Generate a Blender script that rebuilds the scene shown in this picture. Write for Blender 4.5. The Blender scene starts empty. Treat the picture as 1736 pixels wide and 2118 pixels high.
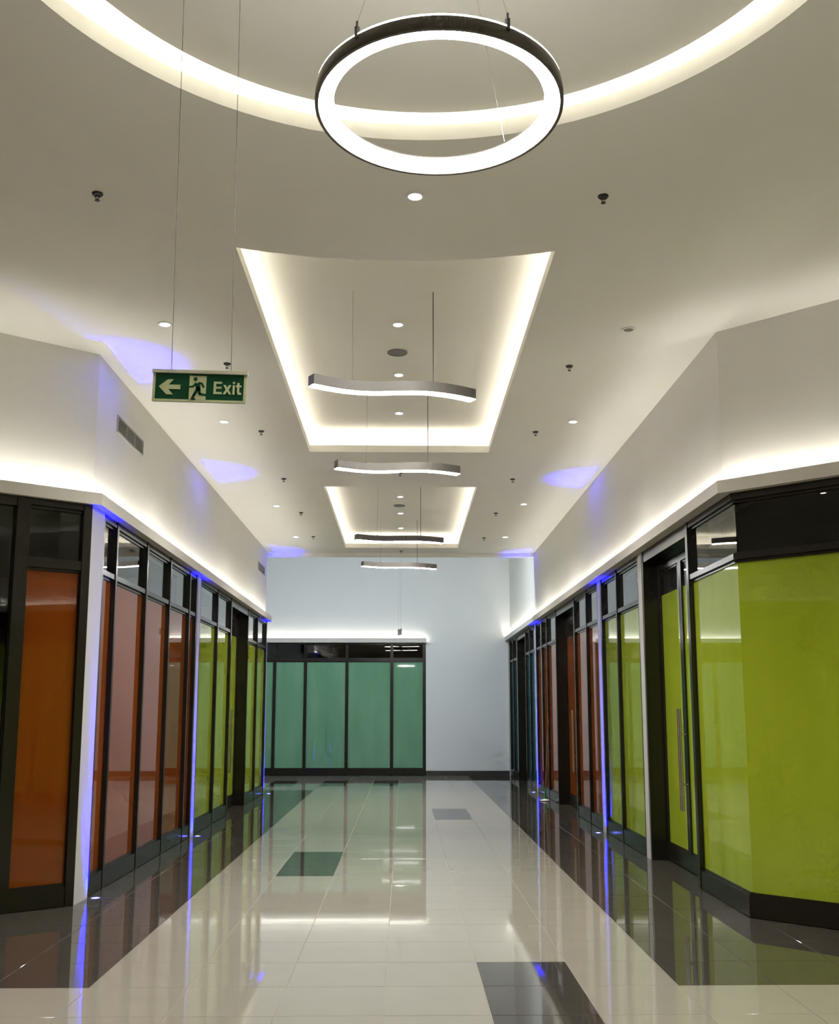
import bpy, bmesh, math, random
from mathutils import Matrix, Vector
from mathutils.geometry import tessellate_polygon

random.seed(7)
SC = bpy.context.scene
COL = SC.collection

# ------------------------------------------------------------------ camera
H_EYE = 1.66
FPX, CX, CY = 2085.0, 868.0, 1157.0            # focal length and principal point for a 1736 x 2118 frame
PITCH = math.atan((1472.0 - CY) / FPX)
YAW = math.atan((CX - 834.5) * math.cos(PITCH) / FPX)
cam_d = bpy.data.cameras.new('camera')
cam_d.sensor_fit = 'VERTICAL'
cam_d.sensor_height = 36.0
cam_d.lens = 36.0 * FPX / 2118.0
cam_d.shift_y = (CY - 1059.0) / 2118.0
cam_d.clip_start = 0.05
cam = bpy.data.objects.new('camera', cam_d)
COL.objects.link(cam)
cam.location = (0, 0, H_EYE)
cam.rotation_euler = (math.pi / 2 + PITCH, 0, -YAW)
SC.camera = cam

# ------------------------------------------------------------------ world and exposure
w = bpy.data.worlds.new('world')
SC.world = w
w.use_nodes = True
w.node_tree.nodes['Background'].inputs[0].default_value = (0.05, 0.06, 0.08, 1)
w.node_tree.nodes['Background'].inputs[1].default_value = 0.2
SC.view_settings.view_transform = 'Standard'
SC.view_settings.look = 'None'
SC.view_settings.gamma = 1.0
SC.view_settings.use_curve_mapping = False
SC.view_settings.exposure = 1.45
SC.cycles.max_bounces = 6
SC.cycles.diffuse_bounces = 4
SC.cycles.glossy_bounces = 3
SC.cycles.transmission_bounces = 5
SC.cycles.caustics_reflective = False
SC.cycles.caustics_refractive = False
SC.cycles.use_adaptive_sampling = True
SC.cycles.adaptive_threshold = 0.05
SC.cycles.adaptive_min_samples = 12

# light levels of the place's lamps and of the added fill lamps
E_LEDGE = 14.5      # strips on the ledges over the shopfronts
E_TRAY = 2.8       # strips in the two rectangular ceiling trays
E_ROUND = 9.0      # strip in the round recess
E_RING = 24.0        # ring pendant
E_WAVE = 36.0        # wave pendants
W_DOWN = 30.0       # watt per downlight
W_MID = 112.0       # watt per downlight on the axis
W_COURT = 125.0     # watt per added fill downlight of the court
W_COOL = 27.0       # watt per added cool fill lamp in the cross hall
W_BLUE = 1300.0       # watt per blue floor uplight
WARM = (1.0, 0.95, 0.85)
NEUT = (1.0, 0.98, 0.92)
COOL = (0.78, 0.90, 1.0)

# ------------------------------------------------------------------ materials
def new_mat(name):
    m = bpy.data.materials.new(name)
    m.use_nodes = True
    return m, m.node_tree, m.node_tree.nodes['Principled BSDF']

def pmat(name, col, rough=0.5, metal=0.0, var=0.0, scale=8.0, bump=0.0, bscale=60.0, ior=1.5, detail=4.0, spec=0.5):
    m, t, p = new_mat(name)
    p.inputs['Roughness'].default_value = rough
    p.inputs['Metallic'].default_value = metal
    p.inputs['IOR'].default_value = ior
    p.inputs['Specular IOR Level'].default_value = spec
    tc = t.nodes.new('ShaderNodeTexCoord')
    if var > 0:
        n = t.nodes.new('ShaderNodeTexNoise')
        n.inputs['Scale'].default_value = scale
        n.inputs['Detail'].default_value = detail
        t.links.new(tc.outputs['Object'], n.inputs['Vector'])
        r = t.nodes.new('ShaderNodeMix')
        r.data_type = 'RGBA'
        r.inputs[6].default_value = tuple(max(0, c * (1 - var)) for c in col) + (1,)
        r.inputs[7].default_value = tuple(min(1, c * (1 + var)) for c in col) + (1,)
        t.links.new(n.outputs['Fac'], r.inputs[0])
        t.links.new(r.outputs[2], p.inputs['Base Color'])
    else:
        p.inputs['Base Color'].default_value = tuple(col) + (1,)
    if bump > 0:
        n2 = t.nodes.new('ShaderNodeTexNoise')
        n2.inputs['Scale'].default_value = bscale
        n2.inputs['Detail'].default_value = 3.0
        t.links.new(tc.outputs['Object'], n2.inputs['Vector'])
        b = t.nodes.new('ShaderNodeBump')
        b.inputs['Strength'].default_value = bump
        b.inputs['Distance'].default_value = 0.01
        t.links.new(n2.outputs['Fac'], b.inputs['Height'])
        t.links.new(b.outputs['Normal'], p.inputs['Normal'])
    return m

def emat(name, col, strength):
    m, t, p = new_mat(name)
    p.inputs['Base Color'].default_value = (0.8, 0.8, 0.78, 1)
    p.inputs['Roughness'].default_value = 0.5
    p.inputs['Emission Color'].default_value = tuple(col) + (1,)
    p.inputs['Emission Strength'].default_value = strength
    return m

def film_mat(name, col, dusty):
    """coloured film behind glass: glossy surface over a streaky coloured layer"""
    m, t, p = new_mat(name)
    p.inputs['Roughness'].default_value = 0.025
    p.inputs['IOR'].default_value = 1.5
    tc = t.nodes.new('ShaderNodeTexCoord')
    mp = t.nodes.new('ShaderNodeMapping')
    mp.inputs['Scale'].default_value = (1.6, 1.6, 0.4)
    t.links.new(tc.outputs['Object'], mp.inputs['Vector'])
    n = t.nodes.new('ShaderNodeTexNoise')
    n.inputs['Scale'].default_value = 1.6
    n.inputs['Detail'].default_value = 2.0
    t.links.new(mp.outputs['Vector'], n.inputs['Vector'])
    r = t.nodes.new('ShaderNodeMix')
    r.data_type = 'RGBA'
    r.inputs[6].default_value = tuple(c * 0.9 for c in col) + (1,)
    r.inputs[7].default_value = tuple(dusty) + (1,)
    t.links.new(n.outputs['Fac'], r.inputs[0])
    t.links.new(r.outputs[2], p.inputs['Base Color'])
    return m

def glass_mat(name, tint):
    m, t, p = new_mat(name)
    p.inputs['Base Color'].default_value = tuple(tint) + (1,)
    p.inputs['Roughness'].default_value = 0.0
    p.inputs['IOR'].default_value = 1.5
    p.inputs['Transmission Weight'].default_value = 1.0
    return m

M = {}
M['paint'] = pmat('white_wall_paint', (0.73, 0.715, 0.665), 0.75, var=0.03, scale=2.0, bump=0.05, bscale=25)
M['ceil'] = pmat('ceiling_paint', (0.82, 0.80, 0.735), 0.85, var=0.03, scale=1.5, bump=0.04, bscale=20)
M['endpaint'] = pmat('end_wall_paint', (0.74, 0.745, 0.73), 0.75, var=0.03, scale=1.5, bump=0.05, bscale=25)
M['pier'] = pmat('grey_white_pier_paint', (0.46, 0.445, 0.415), 0.7, var=0.05, scale=3)
M['lip'] = pmat('ledge_paint', (0.66, 0.63, 0.57), 0.7, var=0.04, scale=5)
M['frame'] = pmat('dark_bronze_aluminium', (0.013, 0.011, 0.007), 0.22, metal=0.0, var=0.15, scale=30)
M['tile'] = pmat('polished_beige_porcelain', (0.265, 0.248, 0.203), 0.03, var=0.05, scale=3.0, ior=1.37)
M['dark'] = pmat('polished_charcoal_porcelain', (0.055, 0.049, 0.040), 0.03, var=0.25, scale=4.0, ior=1.40)
M['grout'] = pmat('grout', (0.30, 0.27, 0.22), 0.8, var=0.1, scale=40)
M['skirt'] = pmat('charcoal_skirting', (0.06, 0.055, 0.05), 0.15, var=0.2, scale=10)
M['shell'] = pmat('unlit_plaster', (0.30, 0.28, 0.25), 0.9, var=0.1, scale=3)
M['orange'] = film_mat('orange_film', (0.165, 0.034, 0.003), (0.215, 0.05, 0.006))
M['lime'] = film_mat('lime_film', (0.25, 0.325, 0.010), (0.335, 0.405, 0.030))
M['teal'] = film_mat('teal_film', (0.14, 0.33, 0.19), (0.21, 0.42, 0.27))
M['petrol'] = film_mat('petrol_film', (0.010, 0.10, 0.12), (0.02, 0.14, 0.16))
M['glass'] = glass_mat('clear_glass', (0.80, 0.84, 0.80))
M['steel'] = pmat('brushed_steel', (0.55, 0.55, 0.53), 0.25, metal=1.0)
M['greymetal'] = pmat('grey_painted_metal', (0.125, 0.115, 0.105), 0.4, var=0.05, scale=20)
M['darkring'] = pmat('dark_grey_painted_metal', (0.10, 0.085, 0.075), 0.35, var=0.08, scale=20)
M['black'] = pmat('black_metal', (0.015, 0.013, 0.012), 0.45, var=0.1, scale=50)
M['wire'] = pmat('steel_wire', (0.10, 0.095, 0.085), 0.5, metal=0.3)
M['cord'] = pmat('dark_power_cord', (0.06, 0.055, 0.04), 0.6)
M['whitetrim'] = pmat('white_plastic', (0.78, 0.77, 0.74), 0.4)
M['grille'] = pmat('grey_speaker_mesh', (0.22, 0.215, 0.20), 0.7, var=0.2, scale=300)
M['vent'] = pmat('vent_metal', (0.40, 0.385, 0.34), 0.5, var=0.05, scale=20)
M['signgreen'] = pmat('exit_green', (0.001, 0.075, 0.03), 0.3, var=0.1, scale=40)
M['signcream'] = pmat('photoluminescent_cream', (0.62, 0.66, 0.38), 0.5, var=0.06, scale=60)
M['signbar'] = pmat('pale_sign_rail', (0.62, 0.60, 0.47), 0.4, var=0.05, scale=60)
M['greensleeve'] = pmat('green_plastic', (0.03, 0.20, 0.04), 0.4)
M['wood'] = pmat('mop_handle_wood', (0.16, 0.12, 0.07), 0.5, var=0.2, scale=30)
M['led_ledge'] = emat('ledge_led_strip', NEUT, E_LEDGE)
M['led_tray'] = emat('tray_led_strip', WARM, E_TRAY)
M['led_round'] = emat('round_led_strip', NEUT, E_ROUND)
M['ringglow'] = emat('ring_diffuser', (1, 0.985, 0.95), E_RING)
M['waveglow'] = emat('wave_diffuser', (1, 0.99, 0.96), E_WAVE)
M['downglow'] = emat('downlight_lens', (1, 0.97, 0.93), 12.0)
M['coolglow'] = emat('cool_fill_lens', COOL, 6.0)
M['bluerim'] = emat('blue_uplight_rim', (0.008, 0.012, 1.0), 3.0)
M['upglow'] = emat('ring_upper_diffuser', (1, 0.985, 0.95), 7.0)
M['blueglow'] = emat('blue_uplight_lens', (0.25, 0.30, 1.0), 14.0)

for k in ('downglow', 'coolglow', 'blueglow', 'bluerim'):        # small lenses: their light comes from the lamp inside
    M[k].cycles.emission_sampling = 'NONE'

# ------------------------------------------------------------------ mesh helpers
class MB:
    def __init__(s): s.v = []; s.f = []; s.m = []
    def add(s, vs, fs, mi=0):
        o = len(s.v)
        s.v += [tuple(v) for v in vs]
        s.f += [tuple(i + o for i in f) for f in fs]
        s.m += [mi] * len(fs)
        return s
    def box(s, x0, x1, y0, y1, z0, z1, mat=None, mi=0):
        vs = [Vector(p) for p in ((x0,y0,z0),(x1,y0,z0),(x1,y1,z0),(x0,y1,z0),(x0,y0,z1),(x1,y0,z1),(x1,y1,z1),(x0,y1,z1))]
        if mat is not None: vs = [mat @ v for v in vs]
        return s.add(vs, [(0,3,2,1),(4,5,6,7),(0,1,5,4),(1,2,6,5),(2,3,7,6),(3,0,4,7)], mi)
    def cyl(s, c, r, z0, z1, n=20, r1=None, caps=True):
        r1 = r if r1 is None else r1
        vs = [(c[0]+r*math.cos(2*math.pi*i/n), c[1]+r*math.sin(2*math.pi*i/n), z0) for i in range(n)]
        vs += [(c[0]+r1*math.cos(2*math.pi*i/n), c[1]+r1*math.sin(2*math.pi*i/n), z1) for i in range(n)]
        fs = [(i,(i+1)%n,n+(i+1)%n,n+i) for i in range(n)]
        if caps: fs += [tuple(range(n-1,-1,-1)), tuple(range(n,2*n))]
        return s.add(vs, fs)
    def lathe(s, c, prof, n=32, closed=False):
        k = len(prof)
        vs = [(c[0]+r*math.cos(2*math.pi*i/n), c[1]+r*math.sin(2*math.pi*i/n), c[2]+z) for i in range(n) for r, z in prof]
        fs = []
        for i in range(n):
            j = (i+1) % n
            for a in range(k if closed else k-1):
                b = (a+1) % k
                fs.append((i*k+a, j*k+a, j*k+b, i*k+b))
        return s.add(vs, fs)
    def tube(s, pts, r, n=8):
        pts = [Vector(p) for p in pts]
        vs = []
        for i, p in enumerate(pts):
            t = (pts[min(i+1,len(pts)-1)] - pts[max(i-1,0)]).normalized()
            a = Vector((1,0,0)) if abs(t.x) < 0.8 else Vector((0,1,0))
            u = t.cross(a).normalized(); q = t.cross(u)
            vs += [p + r*(math.cos(2*math.pi*k/n)*u + math.sin(2*math.pi*k/n)*q) for k in range(n)]
        fs = [(i*n+k, i*n+(k+1)%n, (i+1)*n+(k+1)%n, (i+1)*n+k) for i in range(len(pts)-1) for k in range(n)]
        fs += [tuple(range(n-1,-1,-1)), tuple(range((len(pts)-1)*n, len(pts)*n))]
        return s.add(vs, fs)
    def prism(s, poly, z0, z1, mi=0):
        """extrude a simple xy polygon"""
        n = len(poly)
        vs = [(p[0],p[1],z0) for p in poly] + [(p[0],p[1],z1) for p in poly]
        fs = [(i,(i+1)%n,n+(i+1)%n,n+i) for i in range(n)]
        tri = tessellate_polygon([[Vector((p[0],p[1],0)) for p in poly]])
        fs += [tuple(t) for t in tri] + [tuple(n+i for i in t) for t in tri]
        return s.add(vs, fs, mi)
    def xz(s, poly, y0, y1, mat=None):
        """extrude an xz polygon along y"""
        n = len(poly)
        vs = [Vector((p[0],y0,p[1])) for p in poly] + [Vector((p[0],y1,p[1])) for p in poly]
        if mat is not None: vs = [mat @ v for v in vs]
        fs = [(i,(i+1)%n,n+(i+1)%n,n+i) for i in range(n)]
        tri = tessellate_polygon([[Vector((p[0],p[1],0)) for p in poly]])
        fs += [tuple(t) for t in tri] + [tuple(n+i for i in t) for t in tri]
        return s.add(vs, fs)
    def mesh(s, name, mats, smooth=False, off=None):
        me = bpy.data.meshes.new(name)
        vs = s.v if off is None else [(v[0]-off[0], v[1]-off[1], v[2]-off[2]) for v in s.v]
        me.from_pydata(vs, [], s.f)
        bm = bmesh.new(); bm.from_mesh(me)
        bmesh.ops.recalc_face_normals(bm, faces=bm.faces)
        bm.to_mesh(me); bm.free()
        for m in (mats if isinstance(mats, (list, tuple)) else [mats]): me.materials.append(m)
        if len(s.m) == len(me.polygons):
            me.polygons.foreach_set('material_index', s.m)
        if smooth:
            me.polygons.foreach_set('use_smooth', [True]*len(me.polygons))
            try: me.set_sharp_from_angle(angle=math.radians(35))
            except Exception: pass
        me.update()
        return me
    def obj(s, name, mats, parent=None, smooth=False):
        """vertices are in world space; the object sits in its parent's space"""
        off = None
        if parent is not None:
            off = root_loc(parent)
        o = bpy.data.objects.new(name, s.mesh(name, mats, smooth, off))
        COL.objects.link(o)
        o.parent = parent
        return o

def root_loc(o):
    l = Vector((0,0,0))
    while o is not None:
        l += o.location; o = o.parent
    return l

def tag(o, label=None, cat=None, group=None, kind=None):
    if label: o['label'] = label
    if cat: o['category'] = cat
    if group: o['group'] = group
    if kind: o['kind'] = kind
    return o

def thing(name, loc, label, cat, group=None):
    o = bpy.data.objects.new(name, None)
    o.empty_display_size = 0.1
    COL.objects.link(o)
    o.location = loc
    return tag(o, label, cat, group)

def struct(o, label, cat): return tag(o, label, cat, kind='structure')

def copy_tree(o, loc, label=None, group=None):
    c = o.copy(); COL.objects.link(c); c.location = loc
    if label: c['label'] = label
    if group: c['group'] = group
    for ch in list(o.children):
        d = ch.copy(); COL.objects.link(d); d.parent = c
        for g in list(ch.children):
            e = g.copy(); COL.objects.link(e); e.parent = d
    return c

def spot(name, loc, watts, col, size_deg, blend, parent=None, up=False, radius=0.03):
    d = bpy.data.lights.new(name, 'SPOT')
    d.energy = watts; d.color = col; d.spot_size = math.radians(size_deg); d.spot_blend = blend
    d.shadow_soft_size = radius
    o = bpy.data.objects.new(name, d); COL.objects.link(o)
    o.location = loc
    if up: o.rotation_euler = (math.pi, 0, 0)
    if parent is not None: o.parent = parent
    return o

# ================================================================== STRUCTURE
ZC = 5.03                 # ceiling
ZT = 5.33                 # top of the trays
AX = -0.06                # axis of the ceiling fittings
Y_CE = 21.42              # the low ceiling ends here, the taller cross hall begins
Y_END = 27.0              # end wall
LIP_B, LIP_T = 3.53, 3.64 # ledge lip over the shopfronts
TS = 0.6                  # floor tile
X0, Y0 = 1.692, 6.48      # grid origin of the floor tiles

# ---- floor
fb = MB().box(-10.0, 8.4, -6.4, 30.5, -0.15, -0.004)
floor = struct(fb.obj('floor', M['grout']), 'polished tile floor of the arcade, beige with charcoal borders', 'floor')

def is_dark(i, j):
    xc, yc = X0 + (i+0.5)*TS, Y0 + (j+0.5)*TS
    acc = {(-5, 7),(-5,8),(-5,9), (-2,16),(-2,17),(-2,18), (-2,-2),(-2,-1),(-2,0),
           (-4,28),(-4,29),(-4,30), (-6,28),(-6,29),(-6,30), (-8,28),(-8,29),(-8,30)}
    if (i, j) in acc: return True
    if j >= 0 and i >= 0: return True
    if 0 <= j < 26 and i <= -7: return True
    return False

def tile_mesh(name, mat):
    g = 0.0022
    b = MB()
    h = TS/2 - g
    e = 0.0012
    b.add([(-h,-h,-.008),(h,-h,-.008),(h,h,-.008),(-h,h,-.008),(-h,-h,-e),(h,-h,-e),(h,h,-e),(-h,h,-e),
           (-h+e,-h+e,0),(h-e,-h+e,0),(h-e,h-e,0),(-h+e,h-e,0)],
          [(0,1,5,4),(1,2,6,5),(2,3,7,6),(3,0,4,7),(4,5,9,8),(5,6,10,9),(6,7,11,10),(7,4,8,11),(8,9,10,11)])
    return b.mesh(name, mat)
tm_b, tm_d = tile_mesh('floor_tile', M['tile']), tile_mesh('dark_floor_tile', M['dark'])
fieldb, fieldd = MB(), MB()
ntile = 0
for j in range(-21, 36):
    for i in range(-20, 8):
        xc, yc = X0 + (i+0.5)*TS, Y0 + (j+0.5)*TS
        if yc > 27.2: continue
        dk = is_dark(i, j)
        near = (-3 <= j < 15 and -8 <= i <= 1) or (0 <= j < 5 and -10 <= i <= 4)
        accent = dk and -8 <= i <= -2 and j >= 15 and not (i <= -7 and j < 26)
        if near or accent:
            o = bpy.data.objects.new('dark_tile' if dk else 'tile', tm_d if dk else tm_b)
            COL.objects.link(o); o.parent = floor
            o.location = (xc, yc, 0)
            o.rotation_euler = (random.gauss(0, 0.0005), random.gauss(0, 0.0005), 0)
            ntile += 1
        else:
            if xc < -3.2 and yc > 9.5 and yc < 21: continue
            if xc > 3.3 and yc > 9.5: continue
            f = fieldd if dk else fieldb
            h = TS/2 - 0.0022
            tx, ty = random.gauss(0, 0.0005), random.gauss(0, 0.0005)
            vs = []
            for zz in (-0.008, 0.0):
                for (a, b) in ((-h,-h),(h,-h),(h,h),(-h,h)):
                    vs.append((xc+a, yc+b, zz + tx*b + ty*a))
            f.add(vs, [(4,5,6,7),(0,1,5,4),(1,2,6,5),(2,3,7,6),(3,0,4,7)])
tag(fieldb.obj('tile_field', M['tile'], floor), kind='stuff')
tag(fieldd.obj('dark_tile_field', M['dark'], floor), kind='stuff')

# ---- paths of the walls (plan)
ang_l = math.radians(37.5)
ang_r = math.radians(43.0)
dl = Vector((-math.cos(ang_l), -math.sin(ang_l)))
dr = Vector((math.cos(ang_r), -math.sin(ang_r)))
XB = 5.6                                     # half width of the wide court behind the viewer
def ext(p, d, X):                            # follow d from p until |x| = X
    t = (X - abs(p[0])) / abs(d[0]); return (p[0]+d[0]*t, p[1]+d[1]*t)
WL = (-2.905, 9.27); WR = (2.80, 8.60)       # upper wall corners
LL = (-2.765, 9.10); LR = (2.715, 8.50)      # ledge lip corners
SL = (-2.85, 9.10);  SR = (2.82, 8.50)       # shopfront corners

def strip(path_in, path_out, z0, z1, b=None):
    b = b or MB()
    return b.prism(list(path_in) + list(reversed(path_out)), z0, z1)

def path_l(c, yfar): return [(c[0], yfar), c, ext(c, dl, XB+c[0]+2.9), (-XB-c[0]-2.9, -6.0)]
def path_r(c, yfar): return [(c[0], yfar), c, ext(c, dr, XB+2.8-c[0] - 2*(2.8-c[0])), (XB-2.8+c[0], -6.0)]
def off_l(c, o, yfar):
    k = math.tan((math.pi/2 - ang_l)/2)
    return path_l((c[0]-o, c[1]+o*k), yfar)
def off_r(c, o, yfar):
    k = math.tan((math.pi/2 - ang_r)/2)
    return path_r((c[0]+o, c[1]+o*k), yfar)

# upper walls (bulkheads over the shopfronts)
b = strip(path_l(WL, 21.2)[:3], [(-3.2, 21.2), (-3.2, 9.6), (-XB, ext(WL, dl, XB)[1]+0.35)], LIP_B+0.02, ZC+0.10)
wall_left = struct(b.obj('wall_left', M['paint']), 'pale plaster wall above the left shopfronts', 'wall')
b = strip(path_r(WR, Y_CE)[:3], [(3.2, Y_CE), (3.2, 9.0), (XB, ext(WR, dr, XB)[1]+0.35)], LIP_B+0.02, ZC+0.10)
b.box(2.86, 3.2, Y_CE, Y_END, LIP_B+0.02, 8.6)
wall_right = struct(b.obj('wall_right', M['paint']), 'pale plaster wall above the right shopfronts', 'wall')

# piers between the shopfronts
def pier(parent, x0, x1, y0, y1):
    MB().box(x0, x1, y0, y1, 0, LIP_B+0.02).obj('pier', M['pier'], parent)
b = MB().prism([(-2.85, 9.10), (-2.84, 9.46), (-3.15, 9.46), (-3.15, 9.13)], 0, LIP_B+0.02)
b.obj('pier', M['pier'], wall_left)
pier(wall_left, -3.15, -2.846, 13.925, 14.10)
pier(wall_left, -3.35, -2.86, 21.09, 21.2)
pier(wall_right, 2.816, 3.15, 11.79, 11.96)
pier(wall_right, 2.816, 3.15, 14.33, 14.53)
pier(wall_right, 2.816, 3.15, 21.47, 21.60)
pier(wall_right, 2.80, 3.15, 26.86, 27.0)

# court walls behind the viewer
b = MB()
b.box(-XB-0.3, -XB, -6.0, ext(WL, dl, XB)[1], LIP_B+0.02, ZC+0.1)
struct(b.obj('wall_court_left', M['paint']), 'plain wall of the court left of the viewer', 'wall')
b = MB()
b.box(XB, XB+0.3, -6.0, ext(WR, dr, XB)[1], LIP_B+0.02, ZC+0.1)
struct(b.obj('wall_court_right', M['paint']), 'plain wall of the court right of the viewer', 'wall')
struct(MB().box(-XB-0.3, XB+0.3, -6.3, -6.0, 0, ZC+0.1).obj('wall_back', M['paint']), 'plain wall behind the viewer', 'wall')

# ---- ledges with hidden light strips
def offset_path(path, o, right):
    """parallel polyline at distance o to the right (or left) of the walking direction"""
    sg = 1 if right else -1
    P = [Vector(p) for p in path]
    seg = [(P[k+1]-P[k]).normalized() for k in range(len(P)-1)]
    nrm = [Vector((d.y, -d.x))*sg for d in seg]
    out = []
    for k, p in enumerate(P):
        if k == 0: q = p + nrm[0]*o
        elif k == len(P)-1: q = p + nrm[-1]*o
        else:
            mtr = (nrm[k-1] + nrm[k]).normalized()
            q = p + mtr*(o/max(0.2, mtr.dot(nrm[k])))
        out.append((q.x, q.y))
    return out

def make_ledge(name, path, right, depth, label, led_off):
    band = lambda a, c, z0, z1: MB().prism(offset_path(path, a, right) + list(reversed(offset_path(path, c, right))), z0, z1)
    o = struct(band(0.0145, depth, LIP_B+0.0015, LIP_B+0.03).obj(name, M['lip']), label, 'ledge')
    band(0.0, 0.014, LIP_B, LIP_T).obj('lip_board', M['lip'], o)
    band(led_off, led_off+0.025, LIP_B+0.031, LIP_B+0.043).obj('light_strip', M['led_ledge'], o)
    return o
make_ledge('trim_1', path_l(LL, 21.25), True, 0.2, 'white ledge with a raised lip over the left shopfronts', 0.055)
make_ledge('trim_2', path_r(LR, Y_END-0.002), False, 0.2, 'white ledge with a raised lip over the right shopfronts', 0.03)

# ---- end wall and the taller cross hall
b = MB()
b.box(0.60, 3.2, Y_END, Y_END+0.3, 0, 8.6)
b.box(-10, 0.60, Y_END, Y_END+0.3, 3.49, 8.6)
b.box(-10, -5.0, Y_END, Y_END+0.3, 0, 3.49)
wall_end = struct(b.obj('wall_end', M['endpaint']), 'tall bluish white wall closing the far end', 'wall')
b = MB()
b.box(-5.2, 0.61, Y_END-0.10, Y_END, 3.48, 3.51)
trim3 = struct(b.obj('trim_3', M['lip']), 'white ledge with hidden light over the far teal shopfront', 'ledge')
MB().box(-5.2, 0.61, Y_END-0.114, Y_END-0.10, 3.48, 3.60).obj('lip_board', M['lip'], trim3)
MB().box(-5.2, 0.56, Y_END-0.07, Y_END-0.045, 3.511, 3.522).obj('light_strip', M['led_ledge'], trim3)
struct(MB().box(0.60, 2.80, Y_END-0.02, Y_END, 0, 0.125).obj('baseboard_end', M['skirt']), 'charcoal tile skirting along the far white wall', 'skirting')
b = MB()
b.box(-10, 3.2, Y_CE, Y_END+0.3, 8.6, 8.8)
ceil_hall = struct(b.obj('ceiling_hall', M['ceil']), 'higher ceiling of the cross hall beyond the arcade', 'ceiling')
b = MB()
b.box(-10, 3.2, Y_CE+0.02, Y_CE+0.14, ZC+0.11, 8.6)
struct(b.obj('wall_hall_front', M['paint']), 'bulkhead above the arcade ceiling facing the cross hall', 'wall')
b = MB()
b.box(-10.3, -10, 21.0, Y_END+0.3, 0, 8.8)
b.box(-10, -3.36, 20.9, 21.2, 0, 8.8)
struct(b.obj('wall_hall_left', M['paint']), 'walls of the cross hall turning away to the left', 'wall')
# downstand along the end of the low ceiling
struct(MB().box(-2.90, 2.80, Y_CE-0.02, Y_CE+0.10, 4.955, ZC+0.11).obj('trim_4', M['ceil']), 'shallow downstand where the low ceiling ends', 'trim')

# ---- ceiling with one round recess and two trays
RC = (0.08, 3.56); RR = 2.01
def circle(c, r, n=96, a0=0): return [(c[0]+r*math.cos(a0+2*math.pi*i/n), c[1]+r*math.sin(a0+2*math.pi*i/n)) for i in range(n)]
TXL, TXR = -1.237, 1.115
TC = (-0.03, 3.54); TRr = 3.662
def tray1(o=0.0):
    xl, xr, r = TXL-o, TXR+o, TRr-o
    pts = []
    n = 24
    for k in range(n+1):
        x = xl + (xr-xl)*k/n
        pts.append((x, TC[1] + math.sqrt(r*r - (x-TC[0])**2)))
    return pts + [(xr, 12.88+o), (xl, 12.88+o)]
def tray2(o=0.0): return [(-1.213-o, 14.95-o), (1.112+o, 14.95-o), (1.130+o, 20.70+o), (-1.210-o, 20.70+o)]

outer = [(-2.91, Y_CE), (-2.91, 9.28), (ext(WL, dl, XB)), (-XB, -6.0), (XB, -6.0), ext(WR, dr, XB), (2.81, 8.60), (2.81, Y_CE)]
loops = [outer, circle(RC, RR), tray1(), tray2()]
tri = tessellate_polygon([[Vector((p[0], p[1], 0)) for p in l] for l in loops])
allp = [p for l in loops for p in l]
b = MB()
b.add([(p[0], p[1], ZC) for p in allp], [tuple(t) for t in tri])
ceiling = struct(b.obj('ceiling', M['ceil']), 'pale plaster ceiling with a round recess and two lit trays', 'ceiling')
# a lid over everything so the void above is closed
MB().box(-XB-0.3, XB+0.3, -6.3, Y_CE+0.1, 5.62, 5.70).obj('slab', M['shell'], ceiling)

def wall_loop(name, lo, z0, z1, mat, parent, thick=None, hi=None):
    n = len(lo)
    hi = hi or lo
    b = MB()
    b.add([(p[0],p[1],z0) for p in lo] + [(p[0],p[1],z1) for p in hi], [(i,(i+1)%n,n+(i+1)%n,n+i) for i in range(n)])
    return b.obj(name, mat, parent)
def ring_faces(b, a, c, za, zc):
    n = len(a)
    b.add([(p[0],p[1],za) for p in a] + [(p[0],p[1],zc) for p in c], [(i,(i+1)%n,n+(i+1)%n,n+i) for i in range(n)])
def tray(fn, lip_h, gap, ztop, led, leds, names):
    a, a2, c = fn(0.0), fn(0.02), fn(gap)
    b = MB()                                   # lip: inner face, top, outer face, trough floor
    ring_faces(b, a, a, ZC, ZC+lip_h); ring_faces(b, a, a2, ZC+lip_h, ZC+lip_h)
    ring_faces(b, a2, a2, ZC+lip_h, ZC+0.012); ring_faces(b, a2, c, ZC+0.012, ZC+0.012)
    b.obj(names + '_lip', M['ceil'], ceiling)
    b = MB(); ring_faces(b, c, c, ZC+0.012, ztop)
    tr = tessellate_polygon([[Vector((p[0],p[1],0)) for p in c]])
    b.add([(p[0],p[1],ztop) for p in c], [tuple(t) for t in tr])
    b.obj(names + '_top', M['ceil'], ceiling)
    l0, l1 = fn(leds[0]), fn(leds[1])
    b = MB(); ring_faces(b, l0, l1, ZC+0.075, ZC+0.075); ring_faces(b, l0, l0, ZC+0.014, ZC+0.075); ring_faces(b, l1, l1, ZC+0.014, ZC+0.075); ring_faces(b, l0, l1, ZC+0.014, ZC+0.014)
    b.obj(names + '_light_strip', led, ceiling)
tray(tray1, 0.09, 0.20, ZT, M['led_tray'], (0.05, 0.08), 'tray')
tray(tray2, 0.09, 0.20, ZT, M['led_tray'], (0.05, 0.08), 'tray')
tray(lambda o: circle(RC, RR+o), 0.10, 0.17, 5.45, M['led_round'], (0.05, 0.09), 'recess')
DC, DR_, DZ = (0.11, 3.64), 1.84, 5.15
b = MB().lathe((DC[0], DC[1], DZ), [(0.0001,0),(DR_,0),(DR_,0.05),(0.0001,0.05)], n=96)
b.obj('recess_disc', M['ceil'], ceiling)

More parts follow.
